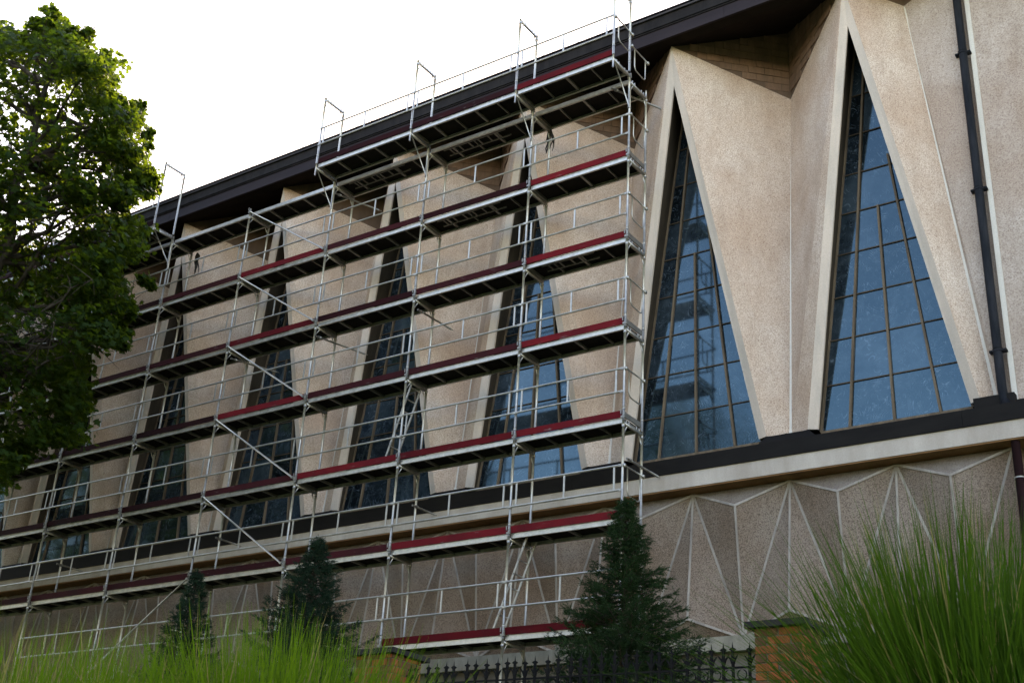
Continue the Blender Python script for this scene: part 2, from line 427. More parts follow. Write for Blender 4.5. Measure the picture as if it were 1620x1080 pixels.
# flat wall to the right
b = MB(); b.box((6.87, 1.80, -8.47), (20, 3, 6)); cpart('wall', b.mesh('flat_wall', M['dash_side']))
b = MB(); b.box((6.775, 1.785, -8.47), (6.868, 2.6, 6)); cpart('corner_bead', b.mesh('corner_bead', M['bead']))
b = MB(); b.box((6.60, 1.92, -8.47), (6.774, 2.6, 6)); cpart('wall', b.mesh('recess_wall', M['dash_side']))

# solid body and roof
b = MB(); b.box((-46, 3.32, -14.4), (20, 34, 2.2)); cpart('body', b.mesh('body', M['lowwall']))
b = MB(); b.box((-46, 1.98, -14.4), (6.6, 3.3, -8.55)); b.box((6.6, 1.98, -14.4), (20, 3.3, -8.55)); cpart('lower_body', b.mesh('lower_body', M['lowwall']))
# roof deck and soffit
rf = cpart('roof', None)
b = MB(); b.slab([(-46, .50, 2.06), (20, .50, 2.06), (20, 17, 5.2), (-46, 17, 5.2)], .12, 0, Vector((0, 0, -1)))
b.slab([(-46, 34, 2.06), (-46, 17, 5.2), (20, 17, 5.2), (20, 34, 2.06)], .12, 0, Vector((0, 0, -1)))
obj('roof_slope', fix_normals(b.mesh('roof_slope', M['roof'])), rf)
b = MB()
b.slab([(-46, .66, 1.33), (-46, .97, 1.365), (20, .97, 1.365), (20, .66, 1.33)], .05, 0, Vector((0, 0, 1)))
b.slab([(-46, .97, 1.365), (-46, 3.4, 2.49), (20, 3.4, 2.49), (20, .97, 1.365)], .05, 0, Vector((0, 0, 1)))
obj('soffit', fix_normals(b.mesh('soffit', M['soffit'])), rf)
for nm, y0, y1, z0, z1, mt in (('fascia_board', .60, .66, 1.31, 1.655, 'fascia'), ('upper_fascia', .55, .62, 1.665, 1.985, 'gutter'), ('drip_edge', .50, .60, 1.99, 2.035, 'gutter'), ('lip', .575, .60, 1.625, 1.66, 'gutter')):
    x = -46
    while x < 20:
        x2 = min(x+6, 20)
        b = MB(); b.box((x+.003, y0, z0), (x2-.003, y1, z1)); obj(nm, b.mesh(nm, M[mt]), rf); x = x2
# small debris and clips on the roof edge
b = MB()
for i in range(70):
    x = random.uniform(-26, 8); s = random.uniform(.012, .035)
    b.box((x, .5, 2.036), (x+s*1.6, .5+s, 2.036+s))
tag(obj('edge_clips', b.mesh('edge_clips', M['gutter']), rf), kind='stuff')

# cornice
cn = cpart('cornice', None)
def long_pieces(nm, y0, y1, z0, z1, mt, x0=-34, x1=20, step=8, gap=.002):
    x = x0
    while x < x1:
        x2 = min(x+step, x1)
        b = MB(); b.box((x+gap, y0, z0), (x2-gap, y1, z1)); obj(nm, b.mesh(nm, M[mt]), cn); x = x2
b = MB(); b.slab([(-34, 1.36, -8.44), (20, 1.36, -8.44), (20, 2.1, -8.25), (-34, 2.1, -8.25)], .03, 0, Vector((0, 0, -1))); obj('sill_flashing', fix_normals(b.mesh('sill_flashing', M['flash'])), cn)
long_pieces('flashing', 1.35, 1.40, -8.755, -8.445, 'flash')
long_pieces('flashing', 1.62, 1.79, -8.44, -8.30, 'flash', 6.88, 20, 14)
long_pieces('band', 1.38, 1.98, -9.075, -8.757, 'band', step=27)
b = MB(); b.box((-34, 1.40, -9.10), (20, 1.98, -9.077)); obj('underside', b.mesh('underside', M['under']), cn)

# lower relief wall
YW, YF = 1.76, 1.49
ZP, ZN = -9.11, -12.0
HW = PITCH/4
P0, P1 = Vector((0, YW, ZP)), Vector((2*HW, YW, ZP))          # peaks
Vr = Vector((HW, YF, -9.54)); Bn = Vector((HW, YW, ZN))        # front ridge, bottom node
N0, N1 = Vector((0, YF, -11.62)), Vector((2*HW, YF, -11.62))
Bm, Bp = Vector((-HW, YW, ZN)), Vector((3*HW, YW, ZN))
def facet(nm, tris, mt): return tri_panel(nm, tris, M[mt], .06)
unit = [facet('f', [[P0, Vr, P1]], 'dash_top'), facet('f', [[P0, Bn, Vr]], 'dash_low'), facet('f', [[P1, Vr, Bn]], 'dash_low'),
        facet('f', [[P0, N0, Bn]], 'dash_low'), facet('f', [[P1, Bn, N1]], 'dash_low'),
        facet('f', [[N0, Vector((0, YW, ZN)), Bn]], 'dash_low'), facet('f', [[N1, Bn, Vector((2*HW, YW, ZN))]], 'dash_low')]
def joint(p, q, w_=.045):
    b = MB(); p = Vector(p); q = Vector(q)
    b.bar(p+Vector((0, .012, 0)), q+Vector((0, .012, 0)), w_, .026, (0, -1, .0)); return fix_normals(b.mesh('joint', M['joint']))
joints = [joint(P0, Vr), joint(P1, Vr), joint(Vr, Bn, .04), joint(P0, Bn), joint(P1, Bn), joint(P0, N0, .04), joint(N0, Bn), joint(N1, Bn)]
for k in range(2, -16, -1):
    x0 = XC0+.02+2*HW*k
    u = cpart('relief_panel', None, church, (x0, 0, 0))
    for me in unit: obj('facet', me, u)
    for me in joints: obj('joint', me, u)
XR = XC0+.02+2*HW*3
b = MB(); b.add([(XR, YW, ZP), (XR, YF, -11.62), (XR, YW, ZN), (XR, 1.99, ZN), (XR, 1.99, ZP)], [(0, 1, 2, 3, 4)])
cpart('relief_end', b.mesh('relief_end', M['dash_low']))
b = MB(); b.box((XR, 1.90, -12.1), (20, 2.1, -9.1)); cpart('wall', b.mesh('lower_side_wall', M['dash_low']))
b = MB(); b.box((-34, 1.44, -12.28), (20, 1.97, -12.005)); cpart('plinth', b.mesh('plinth', M['plinth']))
b = MB(); b.box((-34, 1.60, -14.4), (20, 1.97, -12.285)); cpart('base_wall', b.mesh('base_wall', M['lowwall']))

# downpipes
dp = cpart('downpipe', None)
b = MB(); b.tube([(6.66, 1.68, 3), (6.655, 1.68, -.7), (6.645, 1.68, -8.0), (6.66, 1.66, -8.25), (6.72, 1.58, -8.42)], .08, 14)
obj('pipe', b.mesh('pipe', M['pipe'], True), dp)
for z in (-.78, -3.95, -7.3):
    b = MB(); b.tube([(6.65, 1.68, z-.03), (6.65, 1.68, z+.03)], .090, 14); b.box((6.50, 1.67, z-.02), (6.80, 1.79, z+.02))
    obj('pipe_bracket', b.mesh('pipe_bracket', M['pipe'], True), dp)
dp = cpart('downpipe', None)
b = MB(); b.tube([(6.80, 1.50, -9.10), (6.80, 1.50, -14)], .075, 14); obj('pipe', b.mesh('pipe', M['pipe_low'], True), dp)
for z in (-9.75, -11.7):
    b = MB(); b.tube([(6.80, 1.50, z-.014), (6.80, 1.50, z+.014)], .086, 14); b.box((6.78, 1.5, z-.012), (6.82, 1.9, z+.012))
    obj('pipe_bracket', b.mesh('pipe_bracket', M['galv'], True), dp)

# ------------------------------------------------------------------ scaffold
SX = [0, -2.561, -5.622, -8.686, -11.753, -14.824, -17.898, -20.97, -24.04, -27.11]
LZ = [0, -1.997, -4.002, -6.007, -8.019, -10.032, -12.033]
scaf = thing('scaffold', 'tall galvanised scaffold with dark red toe boards along the church wall', 'scaffold', (0, 0, -14.25))
SZ = 14.25
def sp(name, me, loc, par=None):
    if par is None: return obj(name, me, scaf, (loc[0], loc[1], loc[2]+SZ))
    return obj(name, me, par, loc)
TR = .027
DEP = .725
# frames: origin at outer post, deck level
def frame_mesh(h=2.0, d=DEP, low=0.0):
    b = MB()
    for y in (0, d):
        b.tube([(0, y, low), (0, y, h)], TR, 8)
        b.tube([(0, y, h-.13), (0, y, h-.06)], TR+.006, 8)
        b.tube([(0, y, .22), (0, y, .27)], TR+.005, 8)
    b.box((-.022, .02, h-.075), (.022, d-.02, h-.025))
    b.tube([(0, .02, h-.26), (0, .14, h-.07)], .014, 6); b.tube([(0, d-.02, h-.26), (0, d-.14, h-.07)], .014, 6)
    for y in (.10, .20, .50, .60): b.box((-.012, y, h-.028), (.012, y+.018, h+.05))
    return b.mesh('frame', M['galv'], True)
fm = frame_mesh(2.0)
fm_short = frame_mesh(1.75)
nlev = len(LZ)
for i, x in enumerate(SX):
    for k, z in enumerate(LZ[1:]):
        # frame below level k-1: stands on this level, reaching the next
        sp('frame', fm, (x, 0, z-.02), None)
    sp('frame', fm_short, (x, 0, LZ[-1]-1.79))
    b_ = None
# base plates and spindles
b = MB(); b.tube([(0, 0, -2.25), (0, 0, -1.75)], .019, 6); b.box((-.08, -.08, -2.27), (.08, .08, -2.25))
me_base = b.mesh('base_jack', M['galv2'])
for x in SX:
    for y in (0, DEP): sp('base_jack', me_base, (x, y, LZ[-1]+.02))
# top stubs above deck 0
b = MB(); b.tube([(0, 0, -.05), (0, 0, .16)], .019, 8); me_stub = b.mesh('spigot', M['galv'], True)
for i, x in enumerate(SX):
    sp('spigot', me_stub, (x, 0, 0)); sp('spigot', me_stub, (x, DEP, 0))

def deck_meshes(L, d0=.045, d1=.69):
    out = {}
    b = MB(); b.box((-L+.03, d0, -.055), (-.03, d0+.018, .045)); b.box((-L+.03, d0+.018, -.055), (-.03, d0+.045, -.045)); out['r0'] = b.mesh('side_rail', M['rail'])
    b = MB(); b.box((-L+.03, d1-.018, -.055), (-.03, d1, .045)); b.box((-L+.03, d1-.045, -.055), (-.03, d1-.018, -.045)); out['r1'] = b.mesh('side_rail', M['rail'])
    b = MB(); b.box((-L+.03, d0+.02, .028), (-.03, d1-.02, .042)); out['ply'] = b.mesh('deck_board', M['ply'])
    n = 4 if L > 2.8 else 3
    cr = []
    for j in range(1, n+1):
        x = -L*j/(n+1); wd = .055 if j % 2 == 0 else .022
        b = MB(); b.box((x-wd/2, d0+.019, -.02), (x+wd/2, d1-.019, .026)); cr.append(b.mesh('crossbar', M['galv2']))
    out['cr'] = cr
    out['end'] = []
    for x in (-.06, -L+.06):
        b = MB(); b.box((x-.03, d0+.02, -.05), (x+.03, d1-.02, .02)); out['end'].append(b.mesh('end_cap', M['galv2']))
    # hatch with stowed ladder
    b = MB(); b.box((-L+.35, .15, -.035), (-.9, .17, -.005)); b.box((-L+.35, .40, -.035), (-.9, .42, -.005))
    x = -L+.5
    while x < -.95: b.box((x, .171, -.03), (x+.03, .399, -.01)); x += .28
    out['hatch'] = b.mesh('stowed_ladder', M['galv2'])
    return out
DM = {L: deck_meshes(L) for L in (2.57, 3.07)}
def toe_mesh(L, mat='red'):
    b = MB(); b.box((-L+.035, .008, .048), (-.035, .034, .19)); return b.mesh('toe_board', M[mat])
TM = {L: toe_mesh(L) for L in (2.57, 3.07)}; TM_DARK = {L: toe_mesh(L, 'red_dark') for L in (2.57, 3.07)}
def guard_mesh(L):
    b = MB()
    for z in (1.06, .57):
        b.tube([(-L+.03, -.035, z), (-.03, -.035, z)], 0.021, 7)
        for x in (-.035, -L+.035): b.box((x-.03, -.05, z-.022), (x+.03, -.022, z+.022))
    for x in (-.16, -L/2, -L+.16): b.box((x-.019, -.044, .585), (x+.019, -.028, 1.05))
    return b.mesh('guard_rail', M['galv'], False)
GM = {L: guard_mesh(L) for L in (2.57, 3.07)}
def deck(x, y, z, L, hatch=False, toe=True, dark_toe=False):
    q = sp('deck', None, (x, y, z)); d = DM[L]
    obj('side_rail', d['r0'], q); obj('side_rail', d['r1'], q); obj('deck_board', d['ply'], q); [obj('end_cap', e, q) for e in d['end']]
    for c in d['cr']: obj('crossbar', c, q)
    if hatch: obj('stowed_ladder', d['hatch'], q)
    if toe:
        t_ = sp('toe_board', (TM_DARK if dark_toe else TM)[L], (x, y, z)); t_.rotation_euler = (0, random.uniform(-.002, .002), random.uniform(-.002, .002))
    return q
hatches = {(0, 1), (1, 1), (2, 0), (0, 2)}
for i in range(len(SX)-1):
    L = 2.57 if i == 0 else 3.07
    for k, z in enumerate(LZ):
        if k == 6 and i >= 2: continue
        deck(SX[i], 0, z, L, (k, i) in hatches, toe=(k > 0), dark_toe=not (i == 0 or (i == 3 and k < 4) or (k in (4, 6) and i < 3) or (k, i) in ((5, 1), (5, 0))))
        if k > 0: sp('guard_rail', GM[L], (SX[i], 0, z))
for i in (3, 4, 5): sp('guard_rail', GM[3.07], (SX[i], 0, LZ[6]))
sp('guard_rail', GM[3.07], (SX[2], 0, LZ[6]))
# brackets and the outer platform at the top
BZ = .13
b = MB(); b.box((-.02, -.72, -.03), (.02, -.02, .02)); b.tube([(0, -.70, -.02), (0, -.03, -.78)], .0165, 6); b.tube([(0, -.73, -.22), (0, -.73, .12)], .021, 8)
for y in (-.6, -.5, -.25, -.15): b.box((-.012, y, .02), (.012, y+.018, .075))
b.tube([(0, -.03, -.85), (0, -.03, .05)], .022, 8)
me_brk = b.mesh('bracket', M['galv'], True)
fm_top = frame_mesh(2.02, .70)
for i in (0, 1, 2, 3, 5, 6, 7, 8, 9):
    sp('bracket', me_brk, (SX[i], 0, BZ-.06))
    sp('frame', fm_top, (SX[i], -.73, BZ+.07))
for i in (0, 1, 2, 5, 6, 7, 8):
    L = 2.57 if i == 0 else 3.07
    deck(SX[i], -.735, BZ+.02, L, toe=True, dark_toe=i > 0); sp('guard_rail', GM[L], (SX[i], -.735, BZ+.04))
# end guards on the right end
b = MB(); b.tube([(0, 0, 1.06), (0, DEP, 1.06)], .0165, 7)
pts = [(0, .12, 1.05), (0, .12, .62)]+[(0, .12+.10*(1-math.cos(a)), .62-.12*math.sin(a)) for a in (.5, 1.0, 1.4)]+[(0, DEP-.22, .49)]+[(0, DEP-.12-.10*(1-math.sin(a)), .49+.10*(1-math.cos(a))) for a in (.6, 1.2)]+[(0, DEP-.12, 1.05)]
b.tube(pts, .0135, 6)
for y in (0, DEP): b.box((-.025, y-.03, 1.03), (.025, y+.03, 1.09))
me_eg = b.mesh('end_guard', M['galv'], True)
for z in LZ[1:]: sp('end_guard', me_eg, (.04, 0, z))
sp('end_guard', me_eg, (.04, -.72, BZ+.02)); sp('end_guard', me_eg, (.04, 0, BZ-.3))
# end toe plates
b = MB(); b.box((-.01, .06, .05), (.015, .67, .16)); me_et = b.mesh('end_toe_board', M['galv2'])
for z in LZ[1:]: sp('end_toe_board', me_et, (-.01, 0, z))
# clamps where boards and posts meet
b = MB(); b.box((-.045, -.034, .02), (.045, .0, .065)); b.box((.02, -.045, .06), (.05, -.01, .13)); b.box((-.05, -.04, .10), (-.03, -.02, .19))
me_cl = b.mesh('clamp', M['galv2'])
for i, x in enumerate(SX):
    for z in LZ: sp('clamp', me_cl, (x, 0, z))
# diagonal braces on the outer face, bay between the fourth and fifth posts
def brace(p, q, r=.0215):
    b = MB(); b.tube([p, q], r, 8)
    for s in (p, q): b.tube([(s[0], s[1]-.03, s[2]), (s[0], s[1]+.05, s[2])], .03, 7)
    return sp('brace', b.mesh('brace', M['galv'], True), (0, 0, 0))
for k in range(5): brace((SX[4]+.04, -.05, LZ[k]+.03), (SX[3]-.06, -.05, LZ[k+1]+.09))
brace((SX[4]-.03, -.05, LZ[5]+.03), (SX[5]+.06, -.05, LZ[6]+.05))
# wall ties
def tie(p, q):
    b = MB(); b.tube([p, q], .0235, 8)
    q_ = Vector(q); p_ = Vector(p); t_ = (q_-p_).normalized()
    b.tube([q_, q_+t_*.08], .01, 6); b.tube([p_+t_*.10, p_+t_*.17], .036, 7); return sp('wall_tie', b.mesh('wall_tie', M['galv2'], True), (0, 0, 0))
tie((-.45, -.05, -.10), (.14, 1.20, -.10))
tie((.03, .10, -8.80), (.06, 1.29, -8.80))
for i in (2, 4, 6): tie((SX[i]+.05, .55, -8.85), (SX[i]+.08, 1.29, -8.85))
tie((SX[4]+.05, .1, -4.25), (SX[4]+.5, 1.30, -4.25)); tie((SX[3]+.05, -.05, -4.35), (SX[3]+.45, 1.35, -4.35)); tie((SX[3]+.05, .0, -.3), (SX[3]+.5, 1.2, -.3))
tie((SX[2]+.05, .1, -4.3), (SX[2]+.1, 1.3, -4.3))

# ladders that lean inside the scaffold
def ladder(top, bot, label):
    top, bot = Vector(top), Vector(bot); ax = (top-bot).normalized(); side = Vector((0, 1, 0))
    t = thing('ladder', label, 'ladder', bot)
    hw = .17; Ln = (top-bot).length
    for s in (-1, 1):
        b = MB(); b.bar(side*hw*s, side*hw*s+ax*Ln, .045, .022, (0, 1, 0)); obj('stile', fix_normals(b.mesh('stile', M['alu'])), t)
    k = .2
    while k < Ln:
        b = MB(); b.tube([side*-hw+ax*k, side*hw+ax*k], .014, 6); obj('rung', b.mesh('rung', M['alu'], True), t); k += .28
ladder((SX[2]+.02, .36, LZ[3]-.02), (SX[2]-.62, .36, LZ[4]+.05), 'steep aluminium ladder on the red edged deck, centre of the scaffold')
ladder((SX[1]+.30, .36, LZ[5]-.02), (SX[1]-.45, .36, LZ[6]+.05), 'steep aluminium ladder on the lowest deck, beside the dark spruce')

# torn straps
def strap(x, y, z, label, seed):
    r = random.Random(seed); b = MB()
    for j in range(5):
        p = [Vector((x, y, z))]
        for s in range(5): p.append(p[-1]+Vector((r.uniform(-.07, .07), r.uniform(-.02, .02), -r.uniform(.08, .17))))
        b.tube(p, [.03, .035, .03, .02, .015, .008], 5)
    tag(obj('torn_strap', b.mesh('torn_strap', M['cloth'], True)), label, 'strap')
strap(SX[1], DEP, .0, 'dark torn strap hanging under the top deck near the right end', 1)
strap(SX[5]+.25, DEP, -.1, 'dark torn strap hanging under the top deck near the maple', 2)

# ------------------------------------------------------------------ iron fence and brick pillars
FY = -9.0
fz = lambda x: -14.53-.011*(x-4.5)
def pillar(x0, x1, label):
    t = thing('brick_pillar', label, 'pillar', ((x0+x1)/2, FY, gz(FY)-.2), 'brick fence pillars')
    hw = (x1-x0)/2; zt = fz((x0+x1)/2)+.05-(gz(FY)-.2); d = hw
    b = MB(); b.box((-hw+.012, -d+.012, 0), (hw-.012, d-.012, zt)); obj('core', b.mesh('core', M['mortar']), t)
    z = .01; row = 0; bl, bh = .215, .065
    while z < zt-.02:
        bh = min(.065, zt-.003-z)
        for face in range(4):
            xx = -hw+(0 if (row+face) % 2 else -bl/2)
            while xx < hw-.02:
                a0, a1 = max(xx, -hw), min(xx+bl, hw)
                if a1-a0 > .04:
                    pr_ = random.uniform(.0, .005); mb_ = MB()
                    mb_.box((a0+.005, -d-pr_, z), (a1-.005, -d+.05, z+bh))
                    me = mb_.mesh('brick', M['brick'] if random.random() < .65 else M['brick2'])
                    o = obj('brick', me, t); o.rotation_euler = (0, 0, face*math.pi/2)
                xx += bl+.01
        z += bh+.012; row += 1
    c = hw+.07
    b = MB(); b.box((-c, -c, zt), (c, c, zt+.055)); b.add([(-c, -c, zt+.056), (c, -c, zt+.056), (c, c, zt+.056), (-c, c, zt+.056), (0, 0, zt+.12)], [(0, 1, 4), (1, 2, 4), (2, 3, 4), (3, 0, 4)])
    obj('cap', b.mesh('cap', M['cap']), t)
pillar(6.78, 7.22, 'orange brick fence pillar with slate cap, right of the large spruce')
pillar(2.12, 2.62, 'orange brick fence pillar with slate cap, left of the large spruce')
def fence(xa, xb, label):
    t = thing('iron_fence', label, 'fence', ((xa+xb)/2, FY, gz(FY)-.1), 'iron fence runs between brick pillars')
    ox, oz = (xa+xb)/2, gz(FY)-.1
    b = MB(); H_ = -14.53-oz
    b.box((-.011, -.011, 0), (.011, .011, H_-.09))
    # spear head, cross collar, curled collar
    b.add([(-.013, 0, H_-.09), (0, -.013, H_-.09), (.013, 0, H_-.09), (0, .013, H_-.09), (0, 0, H_)], [(0, 1, 4), (1, 2, 4), (2, 3, 4), (3, 0, 4)])
    b.add([(-.035, -.008, H_-.075), (-.012, -.008, H_-.06), (.012, -.008, H_-.06), (.035, -.008, H_-.075), (.012, -.008, H_-.09), (-.012, -.008, H_-.09),
           (-.035, .008, H_-.075), (-.012, .008, H_-.06), (.012, .008, H_-.06), (.035, .008, H_-.075), (.012, .008, H_-.09), (-.012, .008, H_-.09)],
          [(0, 1, 2, 3, 4, 5), (11, 10, 9, 8, 7, 6)]+[(i, i+6, (i+1) % 6+6, (i+1) % 6) for i in range(6)])
    for s in (-1, 1):
        b.tube([(s*.008, 0, H_-.20), (s*.02, 0, H_-.165), (s*.042, 0, H_-.14), (s*.050, 0, H_-.125)], [.012, .012, .008, .004], 5)
    b.tube([(0, 0, H_-.205), (0, 0, H_-.185)], .02, 6)
    mp = b.mesh('picket', M['iron'])
    b = MB()
    pts = [(.045*math.cos(a), 0, .045*math.sin(a)) for a in np.linspace(0, 2*math.pi, 13)]
    b.tube(pts, .006, 5, caps=False); mr = b.mesh('ring', M['iron'])
    n = int((xb-xa)/.127)
    for i in range(n+1):
        x = xa+(xb-xa)*i/n
        o = obj('picket', mp, t, (x-ox, 0, fz(x)+14.53+random.uniform(-.006, .006))); o.rotation_euler = (0, random.uniform(-.02, .02), 0)
        if i < n: obj('ring', mr, t, (x+(xb-xa)/n/2-ox, 0, fz(x)-oz-.30))
    for dz in (-.245, -.355, -1.15):
        b = MB(); b.bar((xa-ox, 0, fz(xa)+dz-oz), (xb-ox, 0, fz(xb)+dz-oz), .016, .018, (0, 0, 1)); obj('fence_rail', fix_normals(b.mesh('fence_rail', M['iron'])), t)
fence(2.66, 6.74, 'black wrought iron fence with spear tips between the two brick pillars')
fence(-2.3, 2.08, 'black wrought iron fence behind the light green grass, left of both pillars')

# ------------------------------------------------------------------ vegetation
def leaf_cloud(P, N, size, shape, name, mat, droop=.35):
    """one mesh of leaf shaped faces; P points, N preferred normals"""
    n = len(P); k = len(shape)
    nr = N+rng.normal(0, .55, (n, 3)); nr /= np.linalg.norm(nr, axis=1)[:, None]
    t = rng.normal(0, 1, (n, 3)); t -= (t*nr).sum(1)[:, None]*nr; t /= np.linalg.norm(t, axis=1)[:, None]
    bt = np.cross(nr, t); s = size*rng.uniform(.65, 1.25, n)
    S = np.array(shape)
    v = P[:, None]+s[:, None, None]*(S[None, :, 0:1]*t[:, None]+S[None, :, 1:2]*bt[:, None]+S[None, :, 2:3]*nr[:, None])
    v = v.reshape(-1, 3)
    me = bpy.data.meshes.new(name); tris = []
    nt_ = k-2
    f = np.array([[0, i+1, i+2] for i in range(nt_)])
    F = (f[None]+(np.arange(n)*k)[:, None, None]).reshape(-1, 3)
    me.vertices.add(len(v)); me.vertices.foreach_set('co', v.ravel().astype(np.float32))
    me.loops.add(F.size); me.loops.foreach_set('vertex_index', F.ravel().astype(np.int32))
    me.polygons.add(len(F)); me.polygons.foreach_set('loop_start', np.arange(0, F.size, 3, dtype=np.int32))
    me.materials.append(mat); me.update(calc_edges=True); me.validate(); return me
def lobed():
    pts = [(0, -.5, 0)]
    for a, r in ((-60, .42), (-38, .62), (-15, .30), (10, .60), (40, .34), (90, .72), (140, .34), (170, .60), (195, .30), (218, .62), (240, .42)):
        pts.append((r*math.cos(RAD(a)), r*math.sin(RAD(a)), -.12*r))
    return pts
MAPLE = lobed()

# maple: crown radius against height (metres from trunk axis)
TREE = CAM+Vector((-.871, .491, 0))*30.0
TX, TY = TREE.x-.3, TREE.y
base_z = gz(TY)
prof = [(-8.6, .6), (-8.0, 1.9), (-7.3, 2.5), (-6.0, 3.1), (-4.9, 3.5), (-3.9, 3.6), (-2.7, 3.9), (-1.6, 3.8), (-.6, 3.5), (.6, 3.3), (1.6, 3.1), (2.4, 2.6), (3.2, 2.0), (3.9, 1.3), (4.3, .3)]
pz, prr = zip(*prof)
maple = thing('maple_tree', 'large maple with sunlit yellow green leaf edges at the left side', 'tree', (TX, TY, base_z))
def limb_chain(p, q, r0, r1, n=6, wob=.25, rnd=random):
    p, q = Vector(p), Vector(q); out = []
    for i in range(n+1):
        t = i/n; o = Vector((rnd.uniform(-1, 1), rnd.uniform(-1, 1), rnd.uniform(-.4, .4)))*wob*math.sin(math.pi*t)
        out.append(p.lerp(q, t)+o+Vector((0, 0, .35*math.sin(math.pi*t)*(q-p).length*.12)))
    return out, [r0+(r1-r0)*i/n for i in range(n+1)]
b = MB(); pts, rs = limb_chain((0, 0, -.3), (.2, 0, 17.5), .30, .05, 12, .16); b.tube(pts, rs, 12); obj('trunk', b.mesh('trunk', M['bark'], True), maple)
trunk_pts = pts
clusters = []; br = MB(); tw = MB()
SIL = [(-260, 150), (-200, 70), (-110, 45), (-40, 60), (0, 42), (25, 40), (45, 62), (70, 35), (95, 52), (105, 28), (118, 28), (120, 60), (135, 46), (160, 50), (163, 80), (152, 92), (170, 88), (188, 92), (210, 80), (208, 95), (200, 120), (206, 152), (215, 168), (245, 184), (240, 198), (215, 205), (206, 222), (226, 232), (252, 240), (245, 262), (264, 284), (258, 300), (225, 318), (200, 315), (178, 300), (165, 308), (185, 338), (215, 345), (250, 360), (245, 400), (205, 410), (200, 440), (232, 468), (225, 492), (185, 500), (222, 532), (205, 545), (160, 550), (140, 590), (155, 620), (140, 650), (150, 690), (125, 705), (90, 690), (60, 720), (30, 735), (0, 765), (-60, 770), (-160, 700), (-240, 560), (-290, 350)]
SIL = [(x-(14 if x > 0 else 0)-(14 if x > 150 else 0), y+(10 if y < 150 else 0)) for x, y in SIL]
def inside(px, py):
    c = False; n = len(SIL)
    for i in range(n):
        (x1, y1), (x2, y2) = SIL[i], SIL[(i+1) % n]
        if (y1 > py) != (y2 > py) and px < (x2-x1)*(py-y1)/(y2-y1)+x1: c = not c
    return c
ORG = Vector((TX, TY, base_z))
def crown_pt(px, py, off):
    q = F_+R_*((px-810)/1989)-U_*((py-540)/1989); return CAM+q*((30+off)/math.hypot(q.x, q.y))-ORG
nc = 0
while nc < 2050:
    px, py = rng.uniform(-290, 265), rng.uniform(25, 770)
    if nc % 3 == 0:
        i = rng.integers(len(SIL)); (x1, y1) = SIL[i]; px, py = x1+rng.normal(0, 14)-6, y1+rng.normal(0, 9)
    if not inside(px, py): continue
    lat = abs(px-10)/70.; half = math.sqrt(max(3.9**2-lat**2, .8))
    if py > 560: half *= .7
    c = crown_pt(px, py, rng.uniform(-half, half)*.9)
    clusters.append((c, .17+.10*rng.random())); nc += 1
for i in range(70):
    (x1, y1) = SIL[int(rng.integers(6, 50))]; dx, dy = x1-40, y1-330; dl = math.hypot(dx, dy); off = rng.uniform(-1.5, 1.5); ln = rng.uniform(4, 20); sw = rng.normal(0, 14)
    for q in range(4): clusters.append((crown_pt(x1+dx/dl*ln*q/3-dy/dl*sw, y1+dy/dl*ln*q/3+dx/dl*sw, off), .13-.02*q))
for i in range(90):
    c, _ = clusters[int(rng.integers(len(clusters)))]
    hz = max(4.6, c.z-math.hypot(c.x, c.y)*rng.uniform(.35, .8)-.2)
    k = min(int((hz+.3)/17.8*12), 11); s_ = trunk_pts[k].lerp(trunk_pts[k+1], .5)
    pts, rs = limb_chain(s_, c, .07, .012, 7, .22); br.tube(pts, rs, 6)
    for j in range(2, 8):
        for q in range(3):
            c2 = pts[j]+Vector(rng.normal(0, .38, 3)); tw.tube([pts[j], (pts[j]+c2)/2+Vector((0, 0, .05)), c2], [.012, .009, .004], 4)
obj('limbs', br.mesh('limbs', M['bark'], True), maple); obj('twigs', tw.mesh('twigs', M['bark']), maple)
# drop a share of clusters in blobs so the sky shows through
from mathutils import noise as mn
P = []; N = []
for c, s in clusters:
    g = mn.noise(Vector(c)*.85+Vector((3, 1, 7)))
    if g > .24: continue
    n = int(24*(1 if g < .14 else .6))
    pp = rng.uniform(-1, 1, (n, 3))*s*1.5; pp[:, 2] *= .6
    P.append(np.array(c)+pp); out = np.array((c.x, c.y, 0)); out = out/(np.linalg.norm(out)+.01)
    nn = np.tile(np.array((out[0]*.6, out[1]*.6, .9)), (n, 1)); N.append(nn)
P = np.concatenate(P); N = np.concatenate(N)
obj('crown', leaf_cloud(P, N, .145, MAPLE, 'crown', M['leaf']), maple)

